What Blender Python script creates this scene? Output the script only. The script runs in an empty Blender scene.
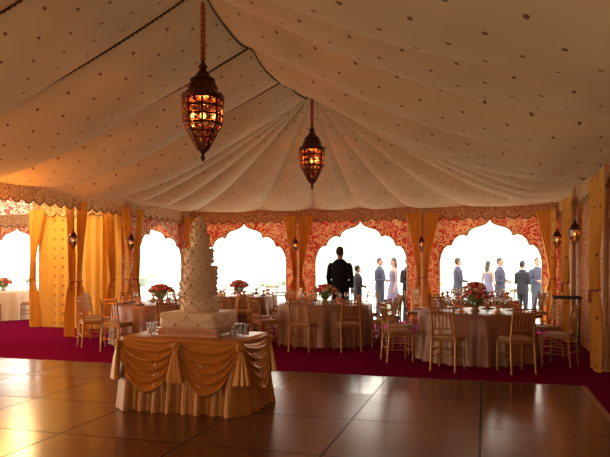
import bpy, math, random
from math import sin, cos, pi, radians, sqrt, atan2
from mathutils import Vector, Matrix
random.seed(7)
SC = bpy.context.scene
COL = SC.collection
SC.view_settings.view_transform = 'Standard'
SC.view_settings.look = 'None'
SC.view_settings.exposure = -0.12

# ------------------------------------------------------------ node helpers
class NT:
    def __init__(s, name):
        s.m = bpy.data.materials.new(name); s.m.use_nodes = True
        s.t = s.m.node_tree; s.t.nodes.clear()
        s.out = s.t.nodes.new('ShaderNodeOutputMaterial')
    def n(s, typ, **kw):
        nd = s.t.nodes.new(typ)
        for k, v in kw.items(): setattr(nd, k, v)
        return nd
    def l(s, a, b): s.t.links.new(a, b)
    def val(s, sock, v):
        if hasattr(v, 'is_output'): s.l(v, sock)
        else: sock.default_value = v
    def math(s, op, a, b=0.0, c=None):
        nd = s.n('ShaderNodeMath', operation=op); s.val(nd.inputs[0], a); s.val(nd.inputs[1], b)
        if c is not None: s.val(nd.inputs[2], c)
        return nd.outputs[0]
    def vm(s, op, a, b=None):
        nd = s.n('ShaderNodeVectorMath', operation=op); s.val(nd.inputs[0], a)
        if b is not None: s.val(nd.inputs[1], b)
        return nd.outputs['Value'] if op in ('LENGTH', 'DOT_PRODUCT') else nd.outputs['Vector']
    def mix(s, f, a, b):
        nd = s.n('ShaderNodeMix', data_type='RGBA')
        s.val(nd.inputs[0], f); s.val(nd.inputs[6], a); s.val(nd.inputs[7], b)
        return nd.outputs[2]
    def obj(s): return s.n('ShaderNodeTexCoord').outputs['Object']
    def noise(s, vec, scale, detail=3, dist=0.0):
        nd = s.n('ShaderNodeTexNoise'); s.l(vec, nd.inputs['Vector'])
        nd.inputs['Scale'].default_value = scale; nd.inputs['Detail'].default_value = detail
        nd.inputs['Distortion'].default_value = dist
        return nd.outputs['Fac']
    def bsdf(s, col, rough=.6, metal=0., emis=None, es=0., sheen=0., spec=.5, trans=0., alpha=None):
        b = s.n('ShaderNodeBsdfPrincipled')
        s.val(b.inputs['Base Color'], col); s.val(b.inputs['Roughness'], rough)
        s.val(b.inputs['Metallic'], metal); b.inputs['Sheen Weight'].default_value = sheen
        s.val(b.inputs['Specular IOR Level'], spec)
        b.inputs['Transmission Weight'].default_value = trans
        if emis is not None:
            s.val(b.inputs['Emission Color'], emis); s.val(b.inputs['Emission Strength'], es)
        return b
    def bump(s, b, h, st=.3, dist=.02):
        bn = s.n('ShaderNodeBump'); s.l(h, bn.inputs['Height'])
        bn.inputs['Strength'].default_value = st; bn.inputs['Distance'].default_value = dist
        s.l(bn.outputs[0], b.inputs['Normal'])
    def fin(s, sh): s.l(sh, s.out.inputs[0]); return s.m

def C(r, g, b): return (r, g, b, 1.0)
def simple(name, col, rough=.6, metal=0., var=.15, vs=6., sheen=0., bump=0., spec=.5, emis=None, es=0.):
    t = NT(name); o = t.obj(); f = t.noise(o, vs)
    dark = C(*[c * (1 - var) for c in col]); lite = C(*[min(1, c * (1 + var)) for c in col])
    b = t.bsdf(t.mix(f, dark, lite), rough, metal, sheen=sheen, spec=spec,
               emis=(C(*emis) if emis else None), es=es)
    if bump: t.bump(b, t.noise(o, vs * 8), bump)
    return t.fin(b.outputs[0])

def dots(t, vec, p, r, off):
    v = t.vm('MULTIPLY', vec, (1 / p[0], 1 / p[1], 1 / p[2] if p[2] else 0))
    v = t.vm('ADD', v, off)
    v = t.vm('FRACTION', v)
    v = t.vm('SUBTRACT', v, (.5, .5, .5 if p[2] else 0))
    return t.math('LESS_THAN', t.vm('LENGTH', v), r)

def m_ceiling():
    t = NT('ceiling_fabric'); o = t.obj()
    d1 = dots(t, o, (.46, .41, 0), .043, (0, 0, 0)); d2 = dots(t, o, (.46, .41, 0), .043, (.5, .5, 0))
    d = t.math('MAXIMUM', d1, d2)
    f = t.noise(o, 1.3, 2)
    base = t.mix(f, C(.54, .38, .185), C(.69, .52, .29))
    col = t.mix(d, base, C(.20, .10, .04))
    b = t.bsdf(col, .85, spec=.15)
    t.bump(b, t.noise(o, 3, 4), .35, .04)
    tr = t.n('ShaderNodeBsdfTranslucent'); t.l(col, tr.inputs[0])
    mx = t.n('ShaderNodeMixShader'); mx.inputs[0].default_value = .015
    t.l(b.outputs[0], mx.inputs[1]); t.l(tr.outputs[0], mx.inputs[2])
    return t.fin(mx.outputs[0])

def m_paisley(name, red=(.60, .09, .07), gold=(.84, .62, .38), sc=2.4, tl=.3):
    t = NT(name); o = t.obj()
    n1 = t.noise(o, sc, 1.5, 1.6)
    k = t.math('FRACT', t.math('MULTIPLY', n1, 7.0))
    band = t.math('LESS_THAN', k, .42)
    n2 = t.noise(o, sc * 3, 2, 2.)
    leaf = t.math('GREATER_THAN', n2, .58)
    mfac = t.math('MAXIMUM', band, leaf)
    col = t.mix(mfac, C(*red), C(*gold))
    b = t.bsdf(col, .8, spec=.2)
    tr = t.n('ShaderNodeBsdfTranslucent'); t.l(col, tr.inputs[0])
    mx = t.n('ShaderNodeMixShader'); mx.inputs[0].default_value = tl
    t.l(b.outputs[0], mx.inputs[1]); t.l(tr.outputs[0], mx.inputs[2])
    return t.fin(mx.outputs[0])

def m_curtain(name, col, tl=.3, dot=True):
    t = NT(name); o = t.obj(); f = t.noise(o, 3)
    base = t.mix(f, C(*[c * .85 for c in col]), C(*[min(1, c * 1.1) for c in col]))
    if dot:
        d1 = dots(t, o, (.22, 0.22, .22), .14, (0, .5, 0))
        base = t.mix(d1, base, C(.45, .2, .05))
    b = t.bsdf(base, .6, spec=.3)
    tr = t.n('ShaderNodeBsdfTranslucent'); t.l(base, tr.inputs[0])
    mx = t.n('ShaderNodeMixShader'); mx.inputs[0].default_value = tl
    t.l(b.outputs[0], mx.inputs[1]); t.l(tr.outputs[0], mx.inputs[2])
    return t.fin(mx.outputs[0])

def m_dance():
    t = NT('dance_floor_wood'); o = t.obj()
    v = t.vm('MULTIPLY', o, (1 / 1.2, 1 / 1.2, 0)); 
    fr = t.vm('ABSOLUTE', t.vm('SUBTRACT', t.vm('FRACTION', v), (.5, .5, 0)))
    sx = t.n('ShaderNodeSeparateXYZ'); t.l(fr, sx.inputs[0])
    mxx = t.math('MAXIMUM', sx.outputs[0], sx.outputs[1])
    seam = t.math('GREATER_THAN', mxx, .488)
    lite = t.math('MULTIPLY', t.math('GREATER_THAN', mxx, .481), t.math('SUBTRACT', 1.0, seam))
    cell = t.vm('FLOOR', v); wn = t.n('ShaderNodeTexWhiteNoise'); t.l(cell, wn.inputs[0])
    pv = t.vm('MULTIPLY', o, (1 / .3, 1 / .3, 0)); pc = t.vm('FLOOR', pv)
    w2 = t.n('ShaderNodeTexWhiteNoise'); t.l(pc, w2.inputs[0])
    st = t.vm('MULTIPLY', o, (2, 14, 1)); g = t.noise(st, 2.5, 4)
    col = t.mix(g, C(.085, .036, .020), C(.145, .066, .037))
    col = t.mix(t.math('MULTIPLY', w2.outputs[0], .3), col, C(.05, .02, .012))
    col = t.mix(t.math('MULTIPLY', wn.outputs[0], .35), col, C(.19, .10, .06))
    col = t.mix(seam, col, C(.012, .007, .006))
    col = t.mix(lite, col, C(.24, .16, .12))
    ro = t.math('ADD', t.math('MULTIPLY', t.noise(o, 1.5, 2), .10), t.math('MULTIPLY_ADD', wn.outputs[0], .08, .12))
    b = t.bsdf(col, ro, spec=t.math('MULTIPLY', t.math('SUBTRACT', 1.0, t.math('MULTIPLY', seam, .85)), .5))
    t.bump(b, t.noise(o, 2.2, 2), .05, .03)
    return t.fin(b.outputs[0])

def m_carpet():
    t = NT('magenta_carpet'); o = t.obj()
    f = t.noise(o, 60, 3); g = t.noise(o, 1.2, 2)
    col = t.mix(f, C(.14, .004, .052), C(.25, .010, .095))
    col = t.mix(t.math('MULTIPLY', g, .4), col, C(.12, .004, .045))
    b = t.n('ShaderNodeBsdfDiffuse'); t.l(col, b.inputs[0]); t.bump(b, f, .5, .01)
    return t.fin(b.outputs[0])

def m_glass_amber():
    t = NT('amber_stained_glass'); o = t.obj()
    vo = t.n('ShaderNodeTexVoronoi'); t.l(o, vo.inputs[0]); vo.inputs['Scale'].default_value = 16
    f = t.math('GREATER_THAN', vo.outputs['Distance'], .36)
    n = t.noise(o, 9, 1)
    c1 = t.mix(t.math('GREATER_THAN', n, .52), C(1, .28, .04), C(.7, .04, .015))
    col = t.mix(f, c1, C(.05, .012, .006))
    e = t.n('ShaderNodeEmission'); t.l(col, e.inputs[0]); e.inputs[1].default_value = .5
    tr = t.n('ShaderNodeBsdfTransparent'); tr.inputs[0].default_value = C(.9, .45, .2)
    gl = t.n('ShaderNodeBsdfGlossy'); gl.inputs['Roughness'].default_value = .2
    m1 = t.n('ShaderNodeMixShader'); m1.inputs[0].default_value = .7
    t.l(tr.outputs[0], m1.inputs[1]); t.l(e.outputs[0], m1.inputs[2])
    m2 = t.n('ShaderNodeMixShader'); m2.inputs[0].default_value = .08
    t.l(m1.outputs[0], m2.inputs[1]); t.l(gl.outputs[0], m2.inputs[2])
    return t.fin(m2.outputs[0])

def m_glass():
    t = NT('clear_glass')
    tr = t.n('ShaderNodeBsdfTransparent'); tr.inputs[0].default_value = C(.96, .97, .97)
    gl = t.n('ShaderNodeBsdfGlossy'); gl.inputs['Roughness'].default_value = .05
    fr = t.n('ShaderNodeFresnel'); f = t.math('ADD', t.math('MULTIPLY', fr.outputs[0], .6), .06)
    m = t.n('ShaderNodeMixShader'); t.l(f, m.inputs[0]); t.l(tr.outputs[0], m.inputs[1]); t.l(gl.outputs[0], m.inputs[2])
    return t.fin(m.outputs[0])

M = dict(
    ceil=m_ceiling(), pais=m_paisley('coral_arabesque_fabric'),
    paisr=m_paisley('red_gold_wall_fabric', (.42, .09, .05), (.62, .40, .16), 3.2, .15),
    val=m_paisley('valance_brocade', (.40, .17, .08), (.80, .56, .30), 7, .1),
    curt=m_curtain('gold_curtain_silk', (.86, .48, .09)),
    part=m_curtain('gold_dotted_panel', (.90, .56, .11), .3),
    dance=m_dance(), carpet=m_carpet(),
    seam=simple('dark_braid', (.16, .08, .035), .8),
    braid=simple('gold_braid', (.62, .42, .18), .5, .2),
    gold=simple('satin_gold_cloth', (.55, .25, .045), .34, .35, .12, 4),
    skirt=simple('satin_gold_underskirt', (.42, .185, .035), .38, .25, .12, 4),
    cloth=simple('bronze_satin_cloth', (.31, .155, .085), .38, .15, .15, 4),
    white=simple('white_linen', (.85, .82, .78), .7),
    chair=simple('gold_painted_wood', (.44, .22, .06), .35, .45, .2, 20),
    cush=simple('ivory_cushion', (.44, .29, .17), .8),
    brass=simple('aged_bronze', (.09, .03, .015), .4, .8, .4, 30),
    rope=simple('red_velvet_cord', (.36, .10, .05), .8, 0, .3, 40),
    amber=m_glass_amber(), glass=m_glass(),
    bulb=simple('lit_bulb', (1, .8, .5), .4, emis=(1, .62, .25), es=25),
    icing=simple('ivory_icing', (.80, .66, .44), .5, 0, .06, 10),
    icegold=simple('gold_icing', (.62, .38, .12), .35, .6, .2, 20),
    silver=simple('silver_stand', (.72, .64, .52), .25, .8, .2, 20),
    wax=simple('wax', (.9, .85, .75), .5),
    plate=simple('white_china', (.85, .82, .78), .2),
    napk=simple('orange_napkin', (.75, .35, .2), .8),
    pink=simple('pink_petals', (.75, .16, .22), .7, 0, .3, 30),
    redf=simple('crimson_petals', (.5, .03, .05), .7, 0, .3, 30),
    peach=simple('peach_petals', (.9, .62, .45), .7, 0, .2, 30),
    leaf=simple('leaf_green', (.12, .22, .06), .7, 0, .3, 30),
    black=simple('black_lacquer', (.02, .016, .014), .35),
    alu=simple('brushed_edge', (.45, .36, .30), .35, .7),
    lawn=simple('lawn', (.46, .50, .40), .95, 0, .3, 2),
    bush=simple('garden_foliage', (.50, .56, .46), .9, 0, .4, 5, bump=.8),
    skin=simple('skin', (.42, .24, .17), .6),
    suit=simple('black_suit', (.008, .008, .011), .85, spec=.2), suitb=simple('grey_blue_suit', (.05, .053, .085), .8),
    suitg=simple('charcoal_suit', (.014, .015, .024), .8),
    shirt=simple('white_shirt', (.6, .6, .62), .8), dress=simple('lavender_dress', (.16, .14, .22), .8),
    hair=simple('dark_hair', (.02, .012, .009), .6), fair=simple('brown_hair', (.06, .035, .025), .6),
    shoe=simple('black_shoe', (.015, .012, .012), .3), eye=simple('eye', (.05, .04, .03), .2),
)

# ------------------------------------------------------------ mesh builder
class MB:
    def __init__(s): s.v = []; s.f = []
    def add(s, v, f):
        o = len(s.v); s.v += [tuple(p) for p in v]; s.f += [tuple(i + o for i in q) for q in f]; return s
    def box(s, c, d, rz=0.):
        x, y, z = [q / 2 for q in d]; cs, sn = cos(rz), sin(rz); vs = []
        for a in (-x, x):
            for b in (-y, y):
                for e in (-z, z): vs.append((c[0] + a * cs - b * sn, c[1] + a * sn + b * cs, c[2] + e))
        return s.add(vs, [(0, 1, 3, 2), (4, 6, 7, 5), (0, 4, 5, 1), (2, 3, 7, 6), (0, 2, 6, 4), (1, 5, 7, 3)])
    def lathe(s, prof, seg=16, c=(0, 0, 0), sq=None, caps=True):
        vs = []; fs = []
        for r, z in prof:
            for i in range(seg):
                a = 2 * pi * i / seg + (pi / seg)
                k = 1.
                if sq: k = sq(a, z)
                vs.append((c[0] + r * k * cos(a), c[1] + r * k * sin(a), c[2] + z))
        n = len(prof)
        for j in range(n - 1):
            for i in range(seg):
                fs.append((j * seg + i, j * seg + (i + 1) % seg, (j + 1) * seg + (i + 1) % seg, (j + 1) * seg + i))
        if caps:
            fs.append(tuple(reversed(range(seg)))); fs.append(tuple((n - 1) * seg + i for i in range(seg)))
        return s.add(vs, fs)
    def loft(s, secs, seg=14):
        vs = []; fs = []
        for cx, cy, z, rx, ry in secs:
            for i in range(seg):
                a = 2 * pi * i / seg; vs.append((cx + rx * cos(a), cy + ry * sin(a), z))
        n = len(secs)
        for j in range(n - 1):
            for i in range(seg):
                fs.append((j * seg + i, j * seg + (i + 1) % seg, (j + 1) * seg + (i + 1) % seg, (j + 1) * seg + i))
        fs.append(tuple(reversed(range(seg)))); fs.append(tuple((n - 1) * seg + i for i in range(seg)))
        return s.add(vs, fs)
    def tube(s, pts, rad, seg=8):
        pts = [Vector(p) for p in pts]; n = len(pts)
        if not isinstance(rad, (list, tuple)): rad = [rad] * n
        vs = []; fs = []; ref = None
        for i, p in enumerate(pts):
            d = (pts[min(i + 1, n - 1)] - pts[max(i - 1, 0)]).normalized()
            if ref is None: ref = Vector((1, 0, 0)) if abs(d.x) < .9 else Vector((0, 1, 0))
            a = (ref - d * ref.dot(d)).normalized(); b = d.cross(a); ref = a
            for k in range(seg):
                t = 2 * pi * k / seg; vs.append(p + (a * cos(t) + b * sin(t)) * rad[i])
        for j in range(n - 1):
            for i in range(seg):
                fs.append((j * seg + i, j * seg + (i + 1) % seg, (j + 1) * seg + (i + 1) % seg, (j + 1) * seg + i))
        fs.append(tuple(reversed(range(seg)))); fs.append(tuple((n - 1) * seg + i for i in range(seg)))
        return s.add(vs, fs)
    def ball(s, c, r, seg=10, sc=(1, 1, 1)):
        vs = []; fs = []; R = seg // 2 + 1
        for j in range(1, R):
            ph = pi * j / R
            for i in range(seg):
                a = 2 * pi * i / seg
                vs.append((c[0] + r * sc[0] * sin(ph) * cos(a), c[1] + r * sc[1] * sin(ph) * sin(a), c[2] - r * sc[2] * cos(ph)))
        for j in range(R - 2):
            for i in range(seg):
                fs.append((j * seg + i, j * seg + (i + 1) % seg, (j + 1) * seg + (i + 1) % seg, (j + 1) * seg + i))
        b = len(vs); vs.append((c[0], c[1], c[2] - r * sc[2])); vs.append((c[0], c[1], c[2] + r * sc[2]))
        for i in range(seg):
            fs.append((b, (i + 1) % seg, i)); fs.append((b + 1, (R - 2) * seg + i, (R - 2) * seg + (i + 1) % seg))
        return s.add(vs, fs)
    def obj(s, name, mat, parent=None, smooth=True, **props):
        me = bpy.data.meshes.new(name); me.from_pydata(s.v, [], s.f); me.update()
        if smooth:
            for p in me.polygons: p.use_smooth = True
            try: me.set_sharp_from_angle(angle=radians(40))
            except Exception: pass
        me.materials.append(mat)
        o = bpy.data.objects.new(name, me); COL.objects.link(o)
        if parent: o.parent = parent
        for k, v in props.items(): o[k] = v
        return o

def root(name, label, cat, loc=(0, 0, 0), rz=0, group=None):
    e = bpy.data.objects.new(name, None); e.empty_display_size = .2
    COL.objects.link(e); e.location = loc; e.rotation_euler = (0, 0, rz)
    e['label'] = label; e['category'] = cat
    if group: e['group'] = group
    return e
def dup(o, loc=None, rz=None, sc=None, label=None, parent=None):
    c = o.copy(); COL.objects.link(c)
    if parent: c.parent = parent
    if loc is not None: c.location = loc
    if rz is not None: c.rotation_euler = (0, 0, rz)
    if sc is not None: c.scale = (sc, sc, sc)
    if label: c['label'] = label
    for ch in o.children: dup(ch, parent=c)
    return c
def lab(o, label, cat, group=None):
    o['label'] = label; o['category'] = cat
    if group: o['group'] = group
    return o
def struct(o): o['kind'] = 'structure'; return o

# ------------------------------------------------------------ dimensions
XL, XR, YB = -8.05, 1.75, 16.6
XM, W, YP = -3.15, 4.9, 11.7
P = 4.9 / 3
EAVE = 2.95
YR = -4.0

# floor, lawn
struct(MB().box((-7.6, 6.3, -.05), (20.9, 20.9, .1)).obj('floor', M['carpet'], smooth=False))
lw = MB().box((-5, 40, -.16), (120, 110, .1)).obj('ground', M['lawn'], smooth=False); lab(lw, 'sunlit green garden lawn outside the tent', 'lawn'); lw['kind'] = 'structure'
# dance floor
DX0, DX1, DY0, DY1 = 1.16 - 9.6, 1.16, 8.5 - 12, 8.5
df = root('dance_floor', 'dark glossy wooden dance floor of square panels on carpet', 'dance floor', (DX1, DY1, 0))
MB().box((-4.8, -6, .012), (9.6, 12, .024)).obj('panel_surface', M['dance'], df, smooth=False)
ed = MB()
for (a, b) in (((-9.6, 0), (0, 0)), ((0, 0), (0, -12))):
    if a[1] == b[1]:
        ed.add([(a[0], 0, .026), (b[0] + .05, 0, .026), (b[0] + .05, .06, .001), (a[0], .06, .001), (a[0], -.02, .026), (b[0], -.02, .026)], [(0, 1, 2, 3), (4, 5, 1, 0)])
    else:
        ed.add([(0, 0, .0265), (0, -12, .0265), (.06, -12, .001), (.06, .05, .001), (-.02, 0, .0265), (-.02, -12, .0265)], [(0, 3, 2, 1), (4, 0, 1, 5)])
ed.obj('edge_ramp', M['alu'], df, smooth=False)

# ------------------------------------------------------------ ceiling
def zridge(y):
    return 4.74 - .20 * sin(pi * (y - YP) / W) ** 2 if y < YP else 4.74
def g(t): t = max(0., min(1., t)); return t * (1 - .48 * (1 - t))
def cusp(f): return 1 - abs(2 * f - 1) ** 2.4
def zmain(x, y):
    t = 1 - abs(x - XM) / W
    f = ((y - YP) / P) % 1.0; s = cusp(f)
    k = .42 + .07 * sin(int(((y - YP) // P)) * 2.3 + (1 if x > XM else 3))
    kink = .04 * sin(9 * t + 5 * f) * s
    return EAVE + (zridge(y) - EAVE) * g(t) - (k * s + kink) * min(1, t * 5 + .05) * (1 - .6 * t * t)
def zhip(a, r, R):
    t = 1 - r / R
    f = (a * 180 / pi / 15) % 1.0; s = cusp(f)
    return EAVE + (4.74 - EAVE) * g(t) - .085 * min(r, 3.6) * s * min(1, t * 5 + .02)
def Rr(a): return W / max(abs(sin(a)), abs(cos(a)))
mb = MB(); NX = 80; NY = 16
ys = []; y = YP
while y > YR - .2: ys.append(y); y -= P / NY
vs = []; fs = []
for yy in ys:
    for i in range(NX + 1):
        x = XL + i * (2 * W / NX); vs.append((x, yy, zmain(x, yy)))
for j in range(len(ys) - 1):
    for i in range(NX):
        a = j * (NX + 1) + i; fs.append((a, a + 1, a + NX + 2, a + NX + 1))
mb.add(vs, fs)
vs = []; fs = []; NA = 144; NR = 36
for k in range(NA + 1):
    a = -pi / 2 + pi * k / NA; R = Rr(a)
    for j in range(NR + 1):
        r = R * j / NR; vs.append((XM + r * sin(a), YP + r * cos(a), zhip(a + 2 * pi, r, R)))
for k in range(NA):
    for j in range(NR):
        a = k * (NR + 1) + j; fs.append((a, a + 1, a + NR + 2, a + NR + 1))
mb.add(vs, fs)
struct(mb.obj('ceiling', M['ceil']))
tn = [0]
def trim(mbx, mat, smooth=False):
    tn[0] += 1; return struct(mbx.obj('trim_%d' % tn[0], mat, smooth=smooth))
def fringe(pts, h=.05, pitch=.06):
    m = MB(); samp = []
    for i in range(len(pts) - 1):
        a = Vector(pts[i]); b = Vector(pts[i + 1]); n = max(1, int((b - a).length / (pitch / 2)))
        for k in range(n): samp.append(a.lerp(b, k / n))
    samp.append(Vector(pts[-1])); v = []; f = []
    for i, p in enumerate(samp):
        v.append((p.x, p.y, p.z + .012)); v.append((p.x, p.y, p.z - (h if i % 2 else h * .55)))
    for i in range(len(samp) - 1): f.append((2 * i, 2 * i + 2, 2 * i + 3, 2 * i + 1))
    return m.add(v, f)
for k in range(0, 10):
    yy = YP - k * P
    if yy < YR: continue
    trim(fringe([(XL + i * .245, yy, zmain(XL + i * .245, yy)) for i in range(41)], .045), M['seam'])
for d in (-45, 45):
    a = radians(d); R = Rr(a)
    pts = [(XM + R * j / 24 * sin(a), YP + R * j / 24 * cos(a), zhip(a + 2 * pi, R * j / 24, R)) for j in range(1, 25)]
    trim(fringe(pts, .035), M['seam'])
trim(fringe([(XM, YP - i * .2, zmain(XM, YP - i * .2)) for i in range(78)], .05), M['seam'])
# side tent ceiling
struct(MB().add([(XL, YR, EAVE + .03), (XL, YB, EAVE + .03), (-13, YB, 3.7), (-13, YR, 3.7), (-18, YB, EAVE), (-18, YR, EAVE)],
                [(0, 1, 2, 3), (3, 2, 4, 5)]).obj('ceiling.001', M['ceil'], smooth=False))

# ------------------------------------------------------------ arched walls
AP = [(0, 2.62), (.03, 2.56), (.09, 2.50), (.2, 2.45), (.32, 2.41), (.41, 2.33), (.44, 2.23), (.455, 2.21), (.52, 2.25), (.62, 2.22), (.71, 2.12),
      (.755, 1.99), (.77, 1.97), (.84, 1.98), (.92, 1.88), (.975, 1.72), (1.0, 1.55)]
AW = 1.23
def arch_outline():
    r = [(u * AW, z) for u, z in AP]; l = [(-x, z) for x, z in reversed(r[1:])]
    return l + r
def arched_wall(name, p0, p1, openings, mat, h=2.98):
    p0 = Vector(p0); p1 = Vector(p1); L = (p1 - p0).length; d = (p1 - p0) / L
    m = MB(); pt = lambda s, z: (p0.x + d.x * s, p0.y + d.y * s, z)
    edges = [0]
    for c in openings: edges += [c - AW, c + AW]
    edges.append(L)
    for i in range(0, len(edges), 2):
        a, b = edges[i], edges[i + 1]
        if b - a > .01: m.add([pt(a, 0), pt(b, 0), pt(b, h), pt(a, h)], [(0, 1, 2, 3)])
    for c in openings:
        o = arch_outline()
        v = []; f = []
        for x, z in o: v += [pt(c + x, z), pt(c + x, h)]
        for i in range(len(o) - 1): f.append((2 * i, 2 * i + 2, 2 * i + 3, 2 * i + 1))
        m.add(v, f)
    ob = struct(m.obj(name, mat, smooth=False))
    sol = ob.modifiers.new('s', 'SOLIDIFY'); sol.thickness = .03; sol.offset = 0
    for c in openings:
        o = [(-AW, 0.0)] + arch_outline() + [(AW, 0.0)]
        t = MB().tube([pt(c + x, z) for x, z in o], .022, 6)
        trim(t, M['braid'], True)
    return ob
BAY = 9.8 / 3
arched_wall('wall_back', (XL, YB), (XR, YB), [BAY * .5, BAY * 1.5, BAY * 2.5], M['pais'])
arched_wall('wall_left', (XL, 13.06), (XL, YB), [1.77], M['pais'])
arched_wall('wall_right', (XR, YB), (XR, YR), [], M['paisr'])
arched_wall('wall_side_tent', (-18, YB), (XL, YB), [4.1, 8.62], M['pais'])
arched_wall('wall_rear', (-18, YR), (XR, YR), [10 + BAY * 2.4], M['pais'])
# close gables
gv = [(XL + i * .245, YR - .03, EAVE) for i in range(41)] + [(XL + i * .245, YR - .03, EAVE + (4.75 - EAVE) * (1 - abs(XL + i * .245 - XM) / W) + .02) for i in range(41)]
struct(MB().add(gv, [(i, i + 1, 42 + i, 41 + i) for i in range(40)]).obj('wall_gable', M['ceil']))
for yy in (YB, YR):
    struct(MB().add([(-18, yy, 2.94), (XL, yy, 2.94), (XL, yy, EAVE + .03), (-13, yy, 3.72)], [(0, 1, 2, 3)]).obj('wall_gable', M['pais'], smooth=False))
w = arched_wall('wall_partition', (-10.3, 13.06), (XL, 13.06), [], M['part'], 2.98)
def pleat_sheet(p0, p1, z0, z1, amp=.04, n=14, nv=2, mat=None, name='curtain'):
    p0 = Vector(p0); p1 = Vector(p1); d = (p1 - p0).normalized(); nr = Vector((d.y, -d.x)); L = (p1 - p0).length
    v = []; f = []; N = n * 8
    for j in range(nv + 1):
        z = z0 + (z1 - z0) * j / nv
        for i in range(N + 1):
            s = i / N; q = p0 + d * (L * s) + nr * (amp * sin(2 * pi * n * s) * (1 - .4 * j / nv))
            v.append((q.x, q.y, z))
    for j in range(nv):
        for i in range(N): a = j * (N + 1) + i; f.append((a, a + 1, a + N + 2, a + N + 1))
    return MB().add(v, f).obj(name, mat)
s = pleat_sheet((-10.0, 12.96), (-8.5, 12.96), .01, 2.9, .03, 6, 3, M['part'], 'wall_curtain')
lab(s, 'full-height gold pleated curtain panel with small dots', 'curtain')

# valances
def valance(p0, p1, z1=2.99, z0=2.70, pitch=.3, off=(0, 0)):
    p0 = Vector(p0) + Vector(off); p1 = Vector(p1) + Vector(off); L = (p1 - p0).length; d = (p1 - p0) / L
    nn = int(L / pitch); pitch = L / nn; m = MB(); v = []; f = []; K = 8
    for i in range(nn * K + 1):
        s = i * pitch / K; u = (i % K) / K
        zz = z0 - .09 * sin(pi * u)
        q = p0 + d * s; v += [(q.x, q.y, zz), (q.x, q.y, z1)]
    for i in range(nn * K): f.append((2 * i, 2 * i + 2, 2 * i + 3, 2 * i + 1))
    m.add(v, f)
    trim(m, M['val'])
    b = MB()
    for i in range(nn):
        q = p0 + d * (pitch * i); b.ball((q.x, q.y, z0 - .01), .014, 6); b.lathe([(.012, -.08), (.006, 0)], 6, (q.x, q.y, z0 - .02))
        q = p0 + d * (pitch * (i + .5)); b.ball((q.x, q.y, z0 - .10), .014, 6); b.lathe([(.012, -.08), (.006, 0)], 6, (q.x, q.y, z0 - .11))
    trim(b, M['braid'])
    t = MB().tube([(p0.x, p0.y, z1), (p1.x, p1.y, z1)], .022, 6); trim(t, M['braid'])
    t = MB()
    pts = []
    for i in range(nn * K + 1):
        u = (i % K) / K; q = p0 + d * (i * pitch / K); pts.append((q.x, q.y, z0 - .09 * sin(pi * u)))
    t.tube(pts, .012, 5); trim(t, M['seam'])
valance((XL, YB), (XR, YB), off=(0, -.10))
valance((XL, YB), (XL, YR), off=(.10, 0))
valance((XR, YB), (XR, YR), off=(-.10, 0))
valance((-18, YB), (XL, YB), off=(0, -.10))
valance((-10.3, 13.06), (XL, 13.06), off=(0, -.2))

# ------------------------------------------------------------ tied curtains
def curtain(px, py, d, side, wtop=.5, nrm=(0, -1), name='curtain', zt=2.78, tie=1.15, lbl='gold silk curtain tied back against a tent pole'):
    d = Vector(d); nr = Vector(nrm); v = []; f = []; NV = 28; NH = 40; npl = 6
    for j in range(NV + 1):
        z = .02 + (zt - .02) * j / NV
        if z > tie:
            t = (z - tie) / (zt - tie); w = .09 + (wtop - .09) * t ** 1.25
        else:
            t = (tie - z) / tie; w = .09 + .17 * min(1, t * 1.6) ** .7
        amp = .028 + .02 * (1 - abs(z - tie))
        if abs(z - tie) < .05: amp = .02
        for i in range(NH + 1):
            s = i / NH
            q = Vector((px, py)) + d * side * (.04 + w * s) + nr * (.10 + amp * sin(2 * pi * npl * s + side) + .02 * sin(z * 3 + s * 4))
            v.append((q.x, q.y, z))
    for j in range(NV):
        for i in range(NH): a = j * (NH + 1) + i; f.append((a, a + 1, a + NH + 2, a + NH + 1))
    r = root(name, lbl, 'curtain', (0, 0, 0))
    r.location = (px, py, 0); r['group'] = 'gold tied curtains'
    v = [(a - px, b - py, c) for a, b, c in v]
    o = MB().add(v, f).obj('drape', M['curt'], r)
    q = d * side * .085 + nr * .10
    tb = MB(); ring = []
    for k in range(13):
        a = 2 * pi * k / 12; e = q + d * (.058 * cos(a)) + nr * (.06 * sin(a)); ring.append((e.x, e.y, tie - .01 * sin(a)))
    tb.tube(ring, .014, 6)
    e = q + nr * .07; tb.tube([(e.x, e.y, tie), (e.x, e.y, tie - .18)], [.008, .018], 6)
    tb.obj('tieback', M['rope'], r)
    return r
def pole(x, y, h=2.97):
    m = MB().lathe([(.07, 0), (.07, .02), (.04, .03), (.04, h - .05), (.06, h)], 12)
    o = m.obj('tent_pole', M['braid']); o.location = (x, y, 0); lab(o, 'slim gold-wrapped upright tent pole beside a curtain', 'pole', 'tent poles'); return o
for k in range(4):
    x = XL + BAY * k; xx = min(max(x, XL + .14), XR - .14)
    pole(xx, YB - .1)
    if k > 0: curtain(xx, YB - .16, (1, 0), -1, .40)
    if k < 3: curtain(xx, YB - .16, (1, 0), 1, .40 if k else .3)
# left wall
curtain(XL + .12, YB - .42, (0, 1), -1, .3, (1, 0))
pole(XL + .1, 13.1); curtain(XL + .16, 13.15, (0, 1), 1, .40, (1, 0)); curtain(XL + .16, 13.0, (0, 1), -1, .3, (1, 0))
curtain(XL + .02, 12.88, (1, 0), -1, .4, (0, -1))
pole(XL, 11.45); curtain(XL, 11.43, (1, 0), -1, .24, (0, -1)); curtain(XL, 11.43, (1, 0), 1, .24, (0, -1))
pole(-10.35, 12.95); curtain(-10.38, 12.9, (1, 0), 1, .4, (0, -1))
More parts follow.
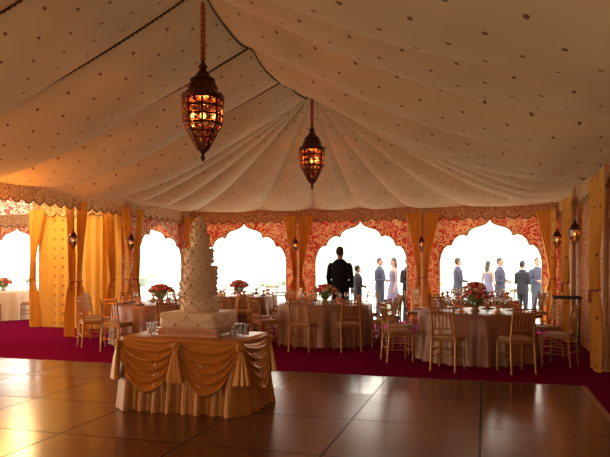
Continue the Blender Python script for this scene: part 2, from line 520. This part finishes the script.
# right wall
for yy in (13.33, 9.9):
    pole(XR - .1, yy)
    curtain(XR - .14, yy, (0, 1), -1, .6, (-1, 0)); curtain(XR - .14, yy, (0, 1), 1, .6, (-1, 0))
curtain(XR - .12, YB - .45, (0, 1), -1, .5, (-1, 0))
# side tent curtains
for x in (-11.8, -15.6):
    curtain(x, YB - .16, (1, 0), 1, .45); curtain(x, YB - .16, (1, 0), -1, .45)

# ------------------------------------------------------------ lanterns
def lantern(loc, top, s=1., small=False, lbl=''):
    nm = 'hanging_lantern'
    r = root(nm, lbl, 'lantern', loc)
    r['group'] = 'small wall lanterns' if small else 'large pendant lanterns'
    S = lambda pr: [(a * s, b * s) for a, b in pr]
    MB().lathe(S([(.003, 0), (.022, .025), (.03, .05), (.012, .075), (.03, .1), (.05, .13), (.012, .14)]), 12).obj('finial', M['brass'], r)
    MB().lathe(S([(.045, .13), (.12, .27), (.155, .34), (.195, .40), (.205, .44), (.215, .70)]), 8, caps=False).obj('glass_panes', M['amber'], r, smooth=False)
    fr = MB()
    prof = S([(.05, .13), (.125, .27), (.16, .34), (.20, .40), (.21, .44), (.22, .70)])
    for i in range(8):
        a = 2 * pi * i / 8 + pi / 8
        fr.tube([(q * cos(a), q * sin(a), z) for q, z in prof], .013 * s, 5)
        if not small:
            a2 = a + pi / 8; c = cos(pi / 8)
            fr.tube([(q * c * cos(a2), q * c * sin(a2), z) for q, z in prof], .006 * s, 4)
            rings = [(.127, .27), (.162, .34), (.212, .42), (.214, .515), (.219, .61), (.225, .70)]
            for (q0, z0), (q1, z1) in zip(rings[:-1], rings[1:]):
                for sg in (0, 1):
                    p = []
                    for (q, z, e) in ((q0, z0, 0), ((q0 + q1) / 2, (z0 + z1) / 2, .5), (q1, z1, 1)):
                        aa = a + (pi / 4) * (e if sg else 1 - e); kk = c if e == .5 else 1
                        p.append((q * kk * s * cos(aa), q * kk * s * sin(aa), z * s))
                    fr.tube(p, .0055 * s, 4)
    for q, z in S([(.05, .13), (.09, .205), (.125, .27), (.16, .34), (.21, .42), (.212, .515), (.218, .61), (.225, .70)]):
        fr.tube([(q * cos(2 * pi * i / 8 + pi / 8), q * sin(2 * pi * i / 8 + pi / 8), z) for i in range(9)], .012 * s, 5)
    for i in range(16):
        a = 2 * pi * i / 16; fr.ball((.222 * s * cos(a), .222 * s * sin(a), .675 * s), .014 * s, 6)
    fr.obj('frame', M['brass'], r)
    MB().lathe(S([(.235, .70), (.245, .725), (.235, .74), (.185, .77), (.165, .80), (.15, .86), (.135, .90), (.15, .91), (.135, .925), (.095, .95), (.06, 1.0), (.035, 1.03), (.05, 1.05), (.055, 1.065), (.03, 1.09), (.018, 1.12), (.022, 1.14), (.008, 1.15)]), 16).obj('dome', M['brass'], r)
    if not small:
        h0 = None
        for i in range(12):
            a = 2 * pi * i / 12
            for q, z in ((.16, .83), (.212, .755)):
                if h0 is None: h0 = MB().ball((0, 0, 0), .014 * s, 6).obj('pierced_hole', M['amber'], r); ob = h0
                else: ob = h0.copy(); COL.objects.link(ob)
                ob.location = (q * s * cos(a), q * s * sin(a), z * s)
    MB().ball((0, 0, .52 * s), .035 * s, 10, (1, 1, 1.3)).obj('bulb', M['bulb'], r)
    L = top - loc[2]; pts = []; rd = []
    n = 30
    for i in range(n + 1):
        z = 1.13 * s + (L - 1.13 * s) * i / n; pts.append((0, 0, z)); rd.append((.03 + .008 * sin(i * 2.1)) * (1 if not small else .3))
    MB().tube(pts, rd, 8).obj('cord', M['rope'], r)
    ld = bpy.data.lights.new('lantern_light', 'POINT'); ld.energy = (120 if not small else 4) ; ld.color = (1, .5, .18); ld.shadow_soft_size = .05
    lo = bpy.data.objects.new('lantern_light', ld); COL.objects.link(lo); lo.parent = r; lo.location = (0, 0, .60 * s)
    return r
lantern((XM, 6.83, 2.71), 4.54, 1.04, lbl='large pierced bronze lantern with glowing amber glass above the cake')
lantern((XM, YP, 2.92), 4.72, 1.06, lbl='large pierced bronze lantern glowing under the far tent peak')
for (x, y) in ((XL + .45, 12.7), (XL + .1, 11.1), (XL + BAY, YB - .5), (XL + 2 * BAY, YB - .5), (XR - .4, 13.3), (XR - .42, 10.6)):
    lantern((x, y, 1.78), 2.72, .38, True, 'small bronze lantern with amber glass hanging by the curtains')

# ------------------------------------------------------------ chair
def make_chair():
    r = root('chiavari_chair', 'gold chiavari chair with spindle back at a banquet table', 'chair', group='gold banquet chairs')
    def bamboo(pts, rr):
        pts = [Vector(p) for p in pts]; P2 = []; R2 = []
        for i in range(len(pts) - 1):
            for k in range(6):
                P2.append(pts[i].lerp(pts[i + 1], k / 6)); R2.append(rr * (1.28 if k == 3 else 1.))
        P2.append(pts[-1]); R2.append(rr); return P2, R2
    for x in (-.19, .19):
        p, q = bamboo([(x, -.19, 0), (x * .98, -.185, .43)], .0145)
        MB().tube(p, q, 7).obj('leg', M['chair'], r)
        p, q = bamboo([(x * .95, .22, 0), (x * .92, .18, .44), (x * .86, .20, .7), (x * .84, .245, .92)], .0145)
        MB().tube(p, q, 7).obj('leg', M['chair'], r)
    m = MB().box((0, -.005, .435), (.40, .40, .03)); o = m.obj('seat', M['chair'], r, smooth=False)
    b = o.modifiers.new('b', 'BEVEL'); b.width = .01; b.segments = 2
    m = MB().box((0, -.005, .472), (.37, .37, .045)); o = m.obj('cushion', M['cush'], r)
    b = o.modifiers.new('b', 'BEVEL'); b.width = .018; b.segments = 3
    m = MB()
    for z, y in ((.90, .24), (.835, .228), (.60, .192)):
        m.tube([(-.165, y, z), (.165, y, z)], .0115, 7)
    for i in range(5):
        x = -.11 + .055 * i; p, q = bamboo([(x, .192, .60), (x, .228, .835)], .0075); m.tube(p, q, 6)
        m.tube([(x, .228, .835), (x, .24, .90)], .007, 6)
    m.obj('backrest', M['chair'], r)
    m = MB()
    for z in (.17, .27):
        m.tube([(-.188, -.188, z), (.188, -.188, z)], .009, 6)
        for x in (-.188, .188): m.tube([(x, -.188, z + .02), (x * .95, .205, z + .02)], .009, 6)
    m.tube([(-.178, .2, .22), (.178, .2, .22)], .009, 6)
    m.obj('stretchers', M['chair'], r)
    return r

# ------------------------------------------------------------ round table
def make_table(cx, cy, cr, lbl, mat):
    r = root('banquet_table', lbl, 'table', (cx, cy, 0), group='round banquet tables')
    n = 160; prof = [(0, .76), (.5, .76), (.87, .76), (.895, .752), (.905, .73), (.91, .6), (.92, .4), (.93, .2), (.94, .012)]
    v = []; f = []
    for k, (q, z) in enumerate(prof[1:]):
        for i in range(n):
            a = 2 * pi * i / n; amp = max(0, (.74 - z)) * .055
            rr = q + amp * (sin(a * 22) + .5 * sin(a * 13 + 1.3)); v.append((rr * cos(a), rr * sin(a), z))
    m = len(prof) - 1
    for j in range(m - 1):
        for i in range(n): f.append((j * n + i, (j + 1) * n + i, (j + 1) * n + (i + 1) % n, j * n + (i + 1) % n))
    v.append((0, 0, .76)); f += [(m * n, i, (i + 1) % n) for i in range(n)]
    MB().add(v, f).obj('tablecloth', mat, r)
    MB().lathe([(.3, 0.005), (.3, .03), (.05, .06), (.05, .70), (.85, .71), (.85, .745)], 32).obj('pedestal', M['black'], r)
    return r
chair0 = make_chair()
first = True
def place_chairs(cx, cy, n, rad, off, skip=()):
    global first
    for i in range(n):
        if i in skip: continue
        a = radians(off) + 2 * pi * i / n + random.uniform(-.05, .05); rr = rad + random.uniform(-.02, .05)
        loc = (cx + rr * cos(a), cy + rr * sin(a), 0); rz = a - pi / 2 + random.uniform(-.1, .1)
        if first: chair0.location = loc; chair0.rotation_euler = (0, 0, rz); first = False
        else: dup(chair0, loc, rz)
def centerpiece(x, y, lbl, seed):
    rnd = random.Random(seed)
    r = root('flower_centerpiece', lbl, 'flowers', (x, y, .762), group='flower centerpieces')
    MB().lathe([(.06, 0), (.075, .01), (.05, .05), (.07, .12), (.09, .16), (.075, .16)], 16).obj('vase', M['silver'], r)
    mats = {'blossoms': [MB(), 'pink'], 'crimson_blossoms': [MB(), 'redf'], 'peach_blossoms': [MB(), 'peach'], 'foliage': [MB(), 'leaf']}
    keys = list(mats)
    for i in range(70):
        a = rnd.uniform(0, 2 * pi); ph = rnd.uniform(.0, 1.35); R = .19
        c = (R * sin(ph) * cos(a) * 1.15, R * sin(ph) * sin(a) * 1.15, .17 + R * cos(ph) * .85)
        k = keys[min(3, int(rnd.random() * 3.6))]; b = mats[k][0]; q = rnd.uniform(.028, .042)
        if k == 'foliage':
            e = (c[0] * 1.35, c[1] * 1.35, c[2] * 1.05 + .02); b.tube([c, ((c[0] + e[0]) / 2, (c[1] + e[1]) / 2, (c[2] + e[2]) / 2 + .01), e], [.008, .02, .002], 5)
        else:
            b.ball(c, q, 8)
            for j in range(5):
                t = 2 * pi * j / 5; b.ball((c[0] + q * .7 * cos(t), c[1] + q * .7 * sin(t), c[2] + q * .25), q * .55, 6)
    b = mats['foliage'][0]; b.ball((0, 0, .2), .13, 10)
    for k, (b, mm) in mats.items(): b.obj(k, M[mm], r)
    return r
def mk_glass2():
    o = MB().lathe([(.036, 0), (.036, .003), (.005, .008), (.004, .09), (.02, .105), (.037, .14), (.036, .175), (.032, .2)], 12, caps=False).obj('wine_glass', M['glass'])
    return lab(o, 'clear stemmed wine glass on a banquet table', 'glass', 'wine glasses')
def mk_plate():
    o = MB().lathe([(.08, 0), (.09, .004), (.135, .018), (.137, .02), (.09, .009), (.001, .008)], 20, caps=False).obj('dinner_plate', M['plate'])
    return lab(o, 'white china dinner plate on a banquet table', 'plate', 'dinner plates')
def mk_napkin():
    m = MB(); m.lathe([(.03, 0), (.045, .03), (.012, .06), (.05, .12), (.02, .13)], 10, sq=lambda a, z: 1 + .25 * sin(5 * a))
    o = m.obj('napkin', M['napk']); return lab(o, 'folded coral napkin standing on a plate', 'napkin', 'folded napkins')
G0, PL0, N0 = mk_glass2(), mk_plate(), mk_napkin()
used = [False]
def settings(cx, cy, n, off):
    for i in range(n):
        a = radians(off) + 2 * pi * i / n
        p = (cx + .70 * cos(a), cy + .70 * sin(a)); gg = (cx + .50 * cos(a + .22), cy + .50 * sin(a + .22))
        if not used[0]:
            used[0] = True
            PL0.location = (p[0], p[1], .762); N0.location = (p[0], p[1], .772); G0.location = (gg[0], gg[1], .762)
        else:
            dup(PL0, (p[0], p[1], .762)); dup(N0, (p[0], p[1], .772)); dup(G0, (gg[0], gg[1], .762))
        g3 = (cx + .47 * cos(a - .12), cy + .47 * sin(a - .12)); dup(G0, (g3[0], g3[1], .762))
TB = [(-.15, 10.66, -106, 8), (-2.98, 12.04, -56, 9), (-6.05, 11.18, -95, 9), (-5.65, 14.3, -60, 8), (-.2, 14.3, -75, 8)]
TL = ['round table with bronze satin cloth beside the dance floor corner', 'round banquet table with bronze satin cloth under the second lantern',
      'round banquet table with bronze satin cloth behind the cake table', 'round banquet table with bronze cloth near the corner arch',
      'round banquet table with bronze cloth beside the bright arch']
for (x, y, of, nc), lb in zip(TB, TL):
    make_table(x, y, .95, lb, M['cloth'])
    place_chairs(x, y, nc, 1.27, of)
    centerpiece(x, y, 'low coral, crimson and peach flower arrangement on a table', int(x * 10))
    settings(x, y, 8, of)
make_table(-12.75, 14.7, .95, 'round banquet table with white cloth in the side tent', M['white'])
place_chairs(-12.75, 14.7, 8, 1.27, -15)
centerpiece(-12.75, 14.7, 'low coral flower arrangement on the side tent table', 3)

# ------------------------------------------------------------ cake table
ct = root('cake_table', 'rectangular cake table draped in swagged gold satin', 'table', (-2.995, 6.32, 0))
HX, HY = .665, .41
def rect_pt(s):
    rc = .07; lx, ly = HX - rc, HY - rc
    segs = [('l', (-lx, -HY), (lx, -HY), (0, -1)), ('c', (lx, -ly), -pi / 2), ('l', (HX, -ly), (HX, ly), (1, 0)), ('c', (lx, ly), 0),
            ('l', (lx, HY), (-lx, HY), (0, 1)), ('c', (-lx, ly), pi / 2), ('l', (-HX, ly), (-HX, -ly), (-1, 0)), ('c', (-lx, -ly), pi)]
    Ls = [(2 * lx if abs(q[1][1]) == HY else 2 * ly) if q[0] == 'l' else rc * pi / 2 for q in segs]
    T = sum(Ls); t = (s % 1.0) * T
    for q, L in zip(segs, Ls):
        if t <= L:
            u = t / L
            if q[0] == 'l': return (q[1][0] + (q[2][0] - q[1][0]) * u, q[1][1] + (q[2][1] - q[1][1]) * u, q[3][0], q[3][1])
            a = q[2] + u * pi / 2; return (q[1][0] + rc * cos(a), q[1][1] + rc * sin(a), cos(a), sin(a))
        t -= L
    return (-lx, -HY, 0, -1)
NP = 360; rows = [(.76, .0), (.755, .008), (.7, .015), (.6, .02), (.45, .035), (.3, .05), (.15, .065), (.028, .08)]
v = []; f = []
for z, off in rows:
    for i in range(NP):
        x, y, nx, ny = rect_pt(i / NP); s_ = i / NP
        k = max(0, .76 - z); o_ = off + k * .045 * (sin(2 * pi * 26 * s_) + .6 * sin(2 * pi * 11 * s_ + 1))
        v.append((x + nx * o_, y + ny * o_, z))
for j in range(len(rows) - 1):
    for i in range(NP): f.append((j * NP + i, (j + 1) * NP + i, (j + 1) * NP + (i + 1) % NP, j * NP + (i + 1) % NP))
f.append(tuple(range(NP)))
MB().add(v, f).obj('underskirt', M['skirt'], ct)
sw = MB(); v = []; f = []
px = 2 * (HX - .07); py = 2 * (HY - .07); cc = .07 * pi / 2; T = 2 * px + 2 * py + 4 * cc
ties = [0 - cc / 2, px * .5, px + cc / 2, px + cc * 1.5 + py, 1.5 * px + cc * 2 + py, 2 * px + cc * 2.5 + py, 2 * px + 2 * py + 3.5 * cc]
def swag(sd):
    sd = sd % T
    if sd > ties[-1]: sd -= T
    for a, b in zip(ties[:-1], ties[1:]):
        if a <= sd <= b: u = (sd - a) / (b - a); return u, a, b
    return 0, 0, 1
NR2 = 40
for j in range(NR2 + 1):
    for i in range(NP):
        sd = T * i / NP; x, y, nx, ny = rect_pt(i / NP); u, a, b = swag(sd)
        dep = .11 + .45 * (4 * u * (1 - u)) ** .75; h = j / NR2; z = .772 - dep * h
        fold = .024 * sin(2 * pi * 5.5 * h + .8 * sin(5 * u)) * sin(pi * u) ** .6 * min(1, h * 3)
        o_ = .022 + .055 * h * sin(pi * u) + fold + .02 * h
        if j == 0: o_ = 0.0
        v.append((x + nx * o_, y + ny * o_, z))
for j in range(NR2):
    for i in range(NP): f.append((j * NP + i, (j + 1) * NP + i, (j + 1) * NP + (i + 1) % NP, j * NP + (i + 1) % NP))
f.append(tuple(range(NP)))
sw.add(v, f).obj('swagged_overlay', M['gold'], ct)
for t in ties[:-1]:
    ro = MB()
    x, y, nx, ny = rect_pt((t % T) / T)
    for k in range(7):
        a = 2 * pi * k / 7; tx, ty = -ny, nx
        ro.ball((x + nx * .06 + tx * .03 * cos(a), y + ny * .06 + ty * .03 * cos(a), .70 + .03 * sin(a)), .024, 8)
    ro.ball((x + nx * .08, y + ny * .08, .70), .022, 8)
    for q in (-1, 0, 1):
        tx, ty = -ny, nx
        ro.tube([(x + nx * .06, y + ny * .06, .69), (x + nx * .075 + tx * .03 * q, y + ny * .075 + ty * .03 * q, .55), (x + nx * .085 + tx * .06 * q, y + ny * .085 + ty * .06 * q, .34)], [.012, .025, .04], 7)
    ro.obj('rosette', M['gold'], ct)

# ------------------------------------------------------------ cake
CX, CY, CZ = -2.97, 6.35, .774
ck = root('wedding_cake', 'tall tiered ivory wedding cake with gold piping on a square stand', 'cake', (CX, CY, CZ))
st = MB().box((0, 0, .045), (.66, .60, .06)); st.box((0, 0, .082), (.70, .64, .016)); st.box((0, 0, .008), (.70, .64, .016))
for i in range(17):
    x = -.33 + .66 * i / 16
    st.ball((x, -.305, .045), .018, 6); st.ball((x, .305, .045), .018, 6)
for i in range(15):
    y = -.3 + .6 * i / 14; st.ball((.335, y, .045), .018, 6); st.ball((-.335, y, .045), .018, 6)
st.obj('cake_stand', M['silver'], ck, smooth=True)
def sqz(p):
    return lambda a, z: 1 / (abs(cos(a)) ** p + abs(sin(a)) ** p) ** (1 / p)
def tier(z0, z1, r, sq=None, off=(0, 0), n=48):
    m = MB(); k = sqz(20) if sq else None
    if sq: n = 120
    m.lathe([(r * .97, z0), (r, z0 + .01), (r, z1 - .02), (r * .985, z1 - .006), (r * .96, z1)], n, (off[0], off[1], 0), k)
    m.obj('tier', M['icing'], ck)
tiers = [(.09, .245, .315, True, (0, 0)), (.245, .385, .20, False, (.004, 0)), (.385, .41, .15, False, (0, 0)), (.41, .57, .195, False, (-.012, 0)), (.57, .735, .18, False, (.012, 0)), (.735, .755, .13, False, (0, 0)),
         (.755, .92, .155, False, (-.008, 0)), (.92, 1.08, .10, False, (.006, 0)), (1.08, 1.19, .07, False, (0, 0))]
for t in tiers: tier(*t)
pm = MB(); gp = None
for z0, z1, r, sq, off in tiers:
    if z1 - z0 < .05: continue
    n = 40 if r > .15 else 24
    kf = sqz(20) if sq else (lambda a, z: 1)
    for i in range(n):
        a = 2 * pi * i / n; k = kf(a, 0) * r
        pm.ball((off[0] + k * cos(a) * 1.0, off[1] + k * sin(a), z0 + .012), .010, 6)
        if i % 2 == 0 and not sq: pm.ball((off[0] + k * .97 * cos(a), off[1] + k * .97 * sin(a), z1), .009, 6)
    ns = 8 if r > .15 else 6
    for i in range(ns):
        a0 = 2 * pi * i / ns; pts = []
        for q in range(9):
            u = q / 8; a = a0 + 2 * pi / ns * u; k = kf(a, 0) * (r + .003)
            pts.append((off[0] + k * cos(a), off[1] + k * sin(a), z1 - .035 - (z1 - z0) * .38 * 4 * u * (1 - u)))
        pm.tube(pts, .008, 6)
        am = a0 + pi / ns
        k = kf(am, 0) * (r + .002)
        if not sq: pm.ball((off[0] + k * cos(am), off[1] + k * sin(am), z1 - .02), .015, 8)
        for (aa, zz, kk) in ((a0, z1 - .035, .009), (am, z0 + .035, .006)):
            k = kf(aa, 0) * (r + kk)
            if gp is None: gp = MB().ball((0, 0, 0), .013, 8).obj('gold_pearl', M['icegold'], ck); ob = gp
            else: ob = gp.copy(); COL.objects.link(ob)
            ob.location = (off[0] + k * cos(aa), off[1] + k * sin(aa), zz)
pm.obj('piping', M['icing'], ck)
tp = MB()
for i in range(26):
    a = random.uniform(0, 2 * pi); ph = random.uniform(0, 1.5); R = .06
    tp.ball((R * sin(ph) * cos(a), R * sin(ph) * sin(a), 1.19 + R * cos(ph) * .9), random.uniform(.018, .028), 8)
tp.obj('flower_topper', M['icing'], ck)

def votive(x, y):
    r = root('votive_glass', 'clear tumbler with a small candle beside the cake', 'glass', (x, y, .774), group='votive glasses')
    MB().lathe([(.03, .002), (.036, .006), (.042, .12), (.039, .12), (.034, .012), (.001, .012)], 16, caps=False).obj('tumbler', M['glass'], r)
    MB().lathe([(.026, .013), (.026, .07), (.003, .072)], 12).obj('candle', M['wax'], r)
for p in ((-2.52, 6.20), (-2.42, 6.30), (-2.52, 6.42), (-3.46, 6.16), (-3.50, 6.30)): votive(*p)

# ------------------------------------------------------------ tray stand
ts = root('tray_stand', 'small black folding stand by the wall curtain', 'stand', (1.36, 11.87, 0))
m = MB(); m.box((0, 0, .93), (.46, .34, .025)); m.box((0, .165, .945), (.46, .012, .03)); m.box((0, -.165, .945), (.46, .012, .03)); m.obj('top', M['black'], ts, smooth=False)
for sx in (-1, 1):
    for sy in (-1, 1):
        MB().tube([(sx * .2, sy * .15, 0), (sx * .2, -sy * .13, .92)], .012, 6).obj('leg', M['black'], ts)
m = MB(); m.box((0, 0, .28), (.40, .2, .02)); m.obj('shelf', M['black'], ts, smooth=False)

# ------------------------------------------------------------ people
def remesh(o, vx):
    r = o.modifiers.new('r', 'REMESH'); r.mode = 'VOXEL'; r.voxel_size = vx; r.use_smooth_shade = True
    s = o.modifiers.new('s', 'SMOOTH'); s.factor = .5; s.iterations = 3
def make_person(kind, lbl, suit, hair, arms=0):
    r = root('person', lbl, 'person')
    b = MB()
    b.loft([(0, 0, .86, .15, .10), (0, 0, .95, .16, .105), (0, 0, 1.08, .13, .09), (0, 0, 1.28, .155, .105), (0, .005, 1.40, .17, .10), (0, .01, 1.46, .12, .075), (0, .012, 1.49, .062, .062), (0, .005, 1.57, .055, .06)])
    b.loft([(0, -.01, 1.545, .03, .04), (0, -.015, 1.57, .055, .07), (0, -.01, 1.62, .07, .09), (0, 0, 1.68, .077, .10), (0, .005, 1.73, .07, .092), (0, .008, 1.765, .045, .06), (0, .01, 1.78, .01, .02)])
    b.tube([(0, -.095, 1.675), (0, -.122, 1.64), (0, -.09, 1.63)], [.010, .017, .012], 6)
    b.tube([(-.025, -.088, 1.60), (0, -.097, 1.60), (.025, -.088, 1.60)], [.005, .009, .005], 6)
    for s in (-1, 1):
        b.ball((s * .078, .01, 1.655), .024, 8, (.4, .8, 1.2))
        b.tube([(s * .085, 0, .92), (s * .10, -.012, .68), (s * .105, -.015, .50), (s * .107, .01, .34), (s * .11, .02, .09)], [.088, .072, .052, .055, .036], 10)
        b.tube([(s * .11, .045, .045), (s * .115, -.06, .045), (s * .125, -.16, .032)], [.035, .042, .03], 8)
        if arms == 0: W_ = (s * .235, -.05, .90); E = (s * .235, .02, 1.14); dn = Vector((0, -.12, -1)).normalized()
        else: W_ = (s * .10, -.24, 1.10); E = (s * .25, -.01, 1.13); dn = Vector((-s * .7, -.6, .1)).normalized()
        b.tube([(s * .165, .005, 1.42), (s * .20, .01, 1.36), E, W_], [.05, .05, .038, .025], 10)
        w = Vector(W_); pe = w + dn * .085; b.tube([w, w + dn * .04, pe], [.025, .032, .034], 8)
        sd = Vector((0, 1, 0)) if arms == 0 else Vector((0, .2, 1)).normalized()
        inn = Vector((-s, 0, 0)) if arms == 0 else Vector((0, .8, 0))
        for k, ln in enumerate((.07, .082, .076, .058)):
            q = pe + sd * (-.030 + .020 * k) - dn * .01
            b.tube([q, q + dn * ln * .55 + inn * .004, q + dn * ln + inn * .022], [.0095, .009, .0075], 6)
        q = w + dn * .03 - sd * .03; b.tube([q, q - sd * .025 + dn * .03, q - sd * .03 + dn * .06 + inn * .012], [.012, .0105, .009], 6)
    o = b.obj('body', M['skin'], r); remesh(o, .0085)
    for s in (-1, 1): MB().ball((s * .03, -.088, 1.672), .011, 8).obj('eye', M['eye'], r)
    h = MB(); h.loft([(0, .035, 1.60, .065, .06), (0, .025, 1.66, .082, .088), (0, .015, 1.71, .084, .098), (0, .012, 1.765, .068, .08), (0, .015, 1.80, .02, .03)])
    if kind == 'w': h.loft([(0, .07, 1.40, .06, .025), (0, .07, 1.5, .08, .04), (0, .05, 1.62, .085, .07)])
    o = h.obj('hair', M[hair], r); remesh(o, .012)
    if kind == 'm':
        j = MB(); j.loft([(0, 0, .80, .195, .135), (0, 0, .95, .19, .135), (0, 0, 1.10, .172, .12), (0, 0, 1.28, .19, .13), (0, .005, 1.41, .205, .118), (0, .01, 1.475, .13, .085), (0, .015, 1.525, .075, .075)])
        for s in (-1, 1):
            E = (s * .238, .02, 1.14); W_ = (s * .237, -.045, .92)
            if arms: E = (s * .255, -.01, 1.13); W_ = (s * .115, -.225, 1.10)
            j.tube([(s * .16, .005, 1.425), (s * .20, .01, 1.37), E, W_], [.058, .064, .052, .04], 10)
        o = j.obj('jacket', M[suit], r); remesh(o, .013)
        t = MB()
        for s in (-1, 1): t.tube([(s * .09, 0, .93), (s * .10, -.01, .68), (s * .105, -.01, .48), (s * .11, .015, .06)], [.10, .088, .07, .062], 12)
        t.loft([(0, 0, .80, .14, .1), (0, 0, .95, .16, .115), (0, 0, 1.0, .155, .11)])
        o = t.obj('trousers', M[suit], r); remesh(o, .014)
        MB().loft([(0, .008, 1.49, .068, .07), (0, .004, 1.538, .060, .065)]).obj('shirt_collar', M['shirt'], r)
    else:
        j = MB(); j.loft([(0, 0, .42, .27, .22), (0, 0, .70, .23, .18), (0, 0, .92, .185, .13), (0, 0, 1.08, .145, .105), (0, -.01, 1.28, .17, .13), (0, 0, 1.40, .165, .105), (0, .01, 1.44, .12, .08)])
        o = j.obj('dress', M[suit], r); remesh(o, .014)
    for s in (-1, 1):
        sh = MB(); sh.tube([(s * .11, .06, .048), (s * .115, -.06, .052), (s * .127, -.185, .035)], [.045, .052, .034], 8); sh.box((s * .115, -.06, .008), (.08, .24, .016))
        sh.obj('shoe', M['shoe'], r)
    return r
pm1 = make_person('m', 'man in a black suit standing with his back turned', 'suit', 'hair', 0)
pm1.location = (-3.12, 14.0, 0); pm1.rotation_euler = (0, 0, radians(175)); pm1.scale = (1.12, 1.12, 1.06)
pg = make_person('m', 'man in a grey-blue suit standing outside on the lawn', 'suitb', 'fair', 1)
pg.location = (-3.05, 19.2, -.11); pg.rotation_euler = (0, 0, 1.2)
pw = make_person('w', 'woman in a lavender dress standing outside on the lawn', 'dress', 'fair', 0)
pw.location = (-2.6, 18.9, -.11); pw.rotation_euler = (0, 0, -1.1)
pc = make_person('m', 'man in a charcoal suit standing just outside the arch', 'suitg', 'hair', 1)
pc.location = (-2.0, 17.5, -.11); pc.rotation_euler = (0, 0, .8)
dup(pc, (-3.42, 17.6, -.11), 2.2, .88)
dup(pg, (-.75, 19.0, -.11), 2.0); dup(pw, (.10, 20.5, -.11), 2.4, .95)
dup(pg, (.42, 19.2, -.11), 1.1); dup(pc, (1.02, 19.0, -.11), 2.4, .95); dup(pg, (1.5, 20.2, -.11), .4)

# bushes
def bush(x, y, rr, seed):
    rnd = random.Random(seed); m = MB()
    for i in range(22):
        a = rnd.uniform(0, 2 * pi); q = rnd.uniform(0, .6) * rr
        m.ball((q * cos(a), q * sin(a), rnd.uniform(.3, .9) * rr), rnd.uniform(.25, .38) * rr, 12)
    m.lathe([(.12, 0), (.1, .5 * rr)], 8)
    o = m.obj('garden_bush', M['bush']); o.location = (x, y, -.11); lab(o, 'rounded leafy green garden bush beyond the arches', 'bush', 'garden bushes')
    d = o.modifiers.new('d', 'DISPLACE'); tx = bpy.data.textures.new('c', 'CLOUDS'); tx.noise_scale = .15; d.texture = tx; d.strength = .25
for i, x in enumerate((-38, -33, -28, -23.5, -18.5, -13.5, -8.2, -3.2, 2.0, 7.0)):
    bush(x, 38 + (i % 2) * 2.5, 1.3 + (i % 4) * .2, i)

# ------------------------------------------------------------ lighting
wd = bpy.data.worlds.new('world'); SC.world = wd; wd.use_nodes = True
nt = wd.node_tree; nt.nodes.clear()
bg = nt.nodes.new('ShaderNodeBackground'); wo = nt.nodes.new('ShaderNodeOutputWorld')
tc = nt.nodes.new('ShaderNodeTexCoord'); sp = nt.nodes.new('ShaderNodeSeparateXYZ'); cr = nt.nodes.new('ShaderNodeValToRGB')
nt.links.new(tc.outputs['Generated'], sp.inputs[0]); nt.links.new(sp.outputs[2], cr.inputs[0])
cr.color_ramp.elements[0].color = (1, .90, .74, 1); cr.color_ramp.elements[1].color = (.85, .85, .9, 1)
nt.links.new(cr.outputs[0], bg.inputs[0]); bg.inputs[1].default_value = 5.5; nt.links.new(bg.outputs[0], wo.inputs[0])
def light(typ, loc, e, col, size=.3, rot=None, sy=None):
    l = bpy.data.lights.new('lamp', typ); l.energy = e; l.color = col
    if typ == 'AREA': l.size = size; l.shape = 'RECTANGLE' if sy else 'SQUARE'; l.size_y = sy or size
    elif typ == 'SUN': l.angle = .02
    else: l.shadow_soft_size = size
    o = bpy.data.objects.new('lamp', l); COL.objects.link(o); o.location = loc
    if rot: o.rotation_euler = rot
    return o
light('SUN', (0, 30, 20), 9, (1, .96, .9), rot=(radians(40), 0, radians(200)))
# unseen warm fill lights, added to tint the left of the ceiling orange
light('POINT', (-7.4, 8.4, 1.9), 90, (1, .36, .07), .15)
light('POINT', (-7.4, 5.2, 1.9), 90, (1, .36, .07), .15)
light('POINT', (-6.5, 2.2, 1.8), 90, (1, .38, .08), .15)
# side tent lamps
light('POINT', (-11.5, 14.8, 2.5), 80, (1, .7, .4), .2)
light('POINT', (-9.6, 11.6, 2.5), 130, (1, .65, .25), .2)

cam = bpy.data.cameras.new('cam'); cam.lens = 36 * 640 / 610; cam.sensor_width = 36; cam.shift_y = 33.5 / 610; cam.clip_end = 300
co = bpy.data.objects.new('camera', cam); COL.objects.link(co); co.location = (0, 0, 1.55); co.rotation_euler = (radians(90), 0, radians(15.7))
SC.camera = co
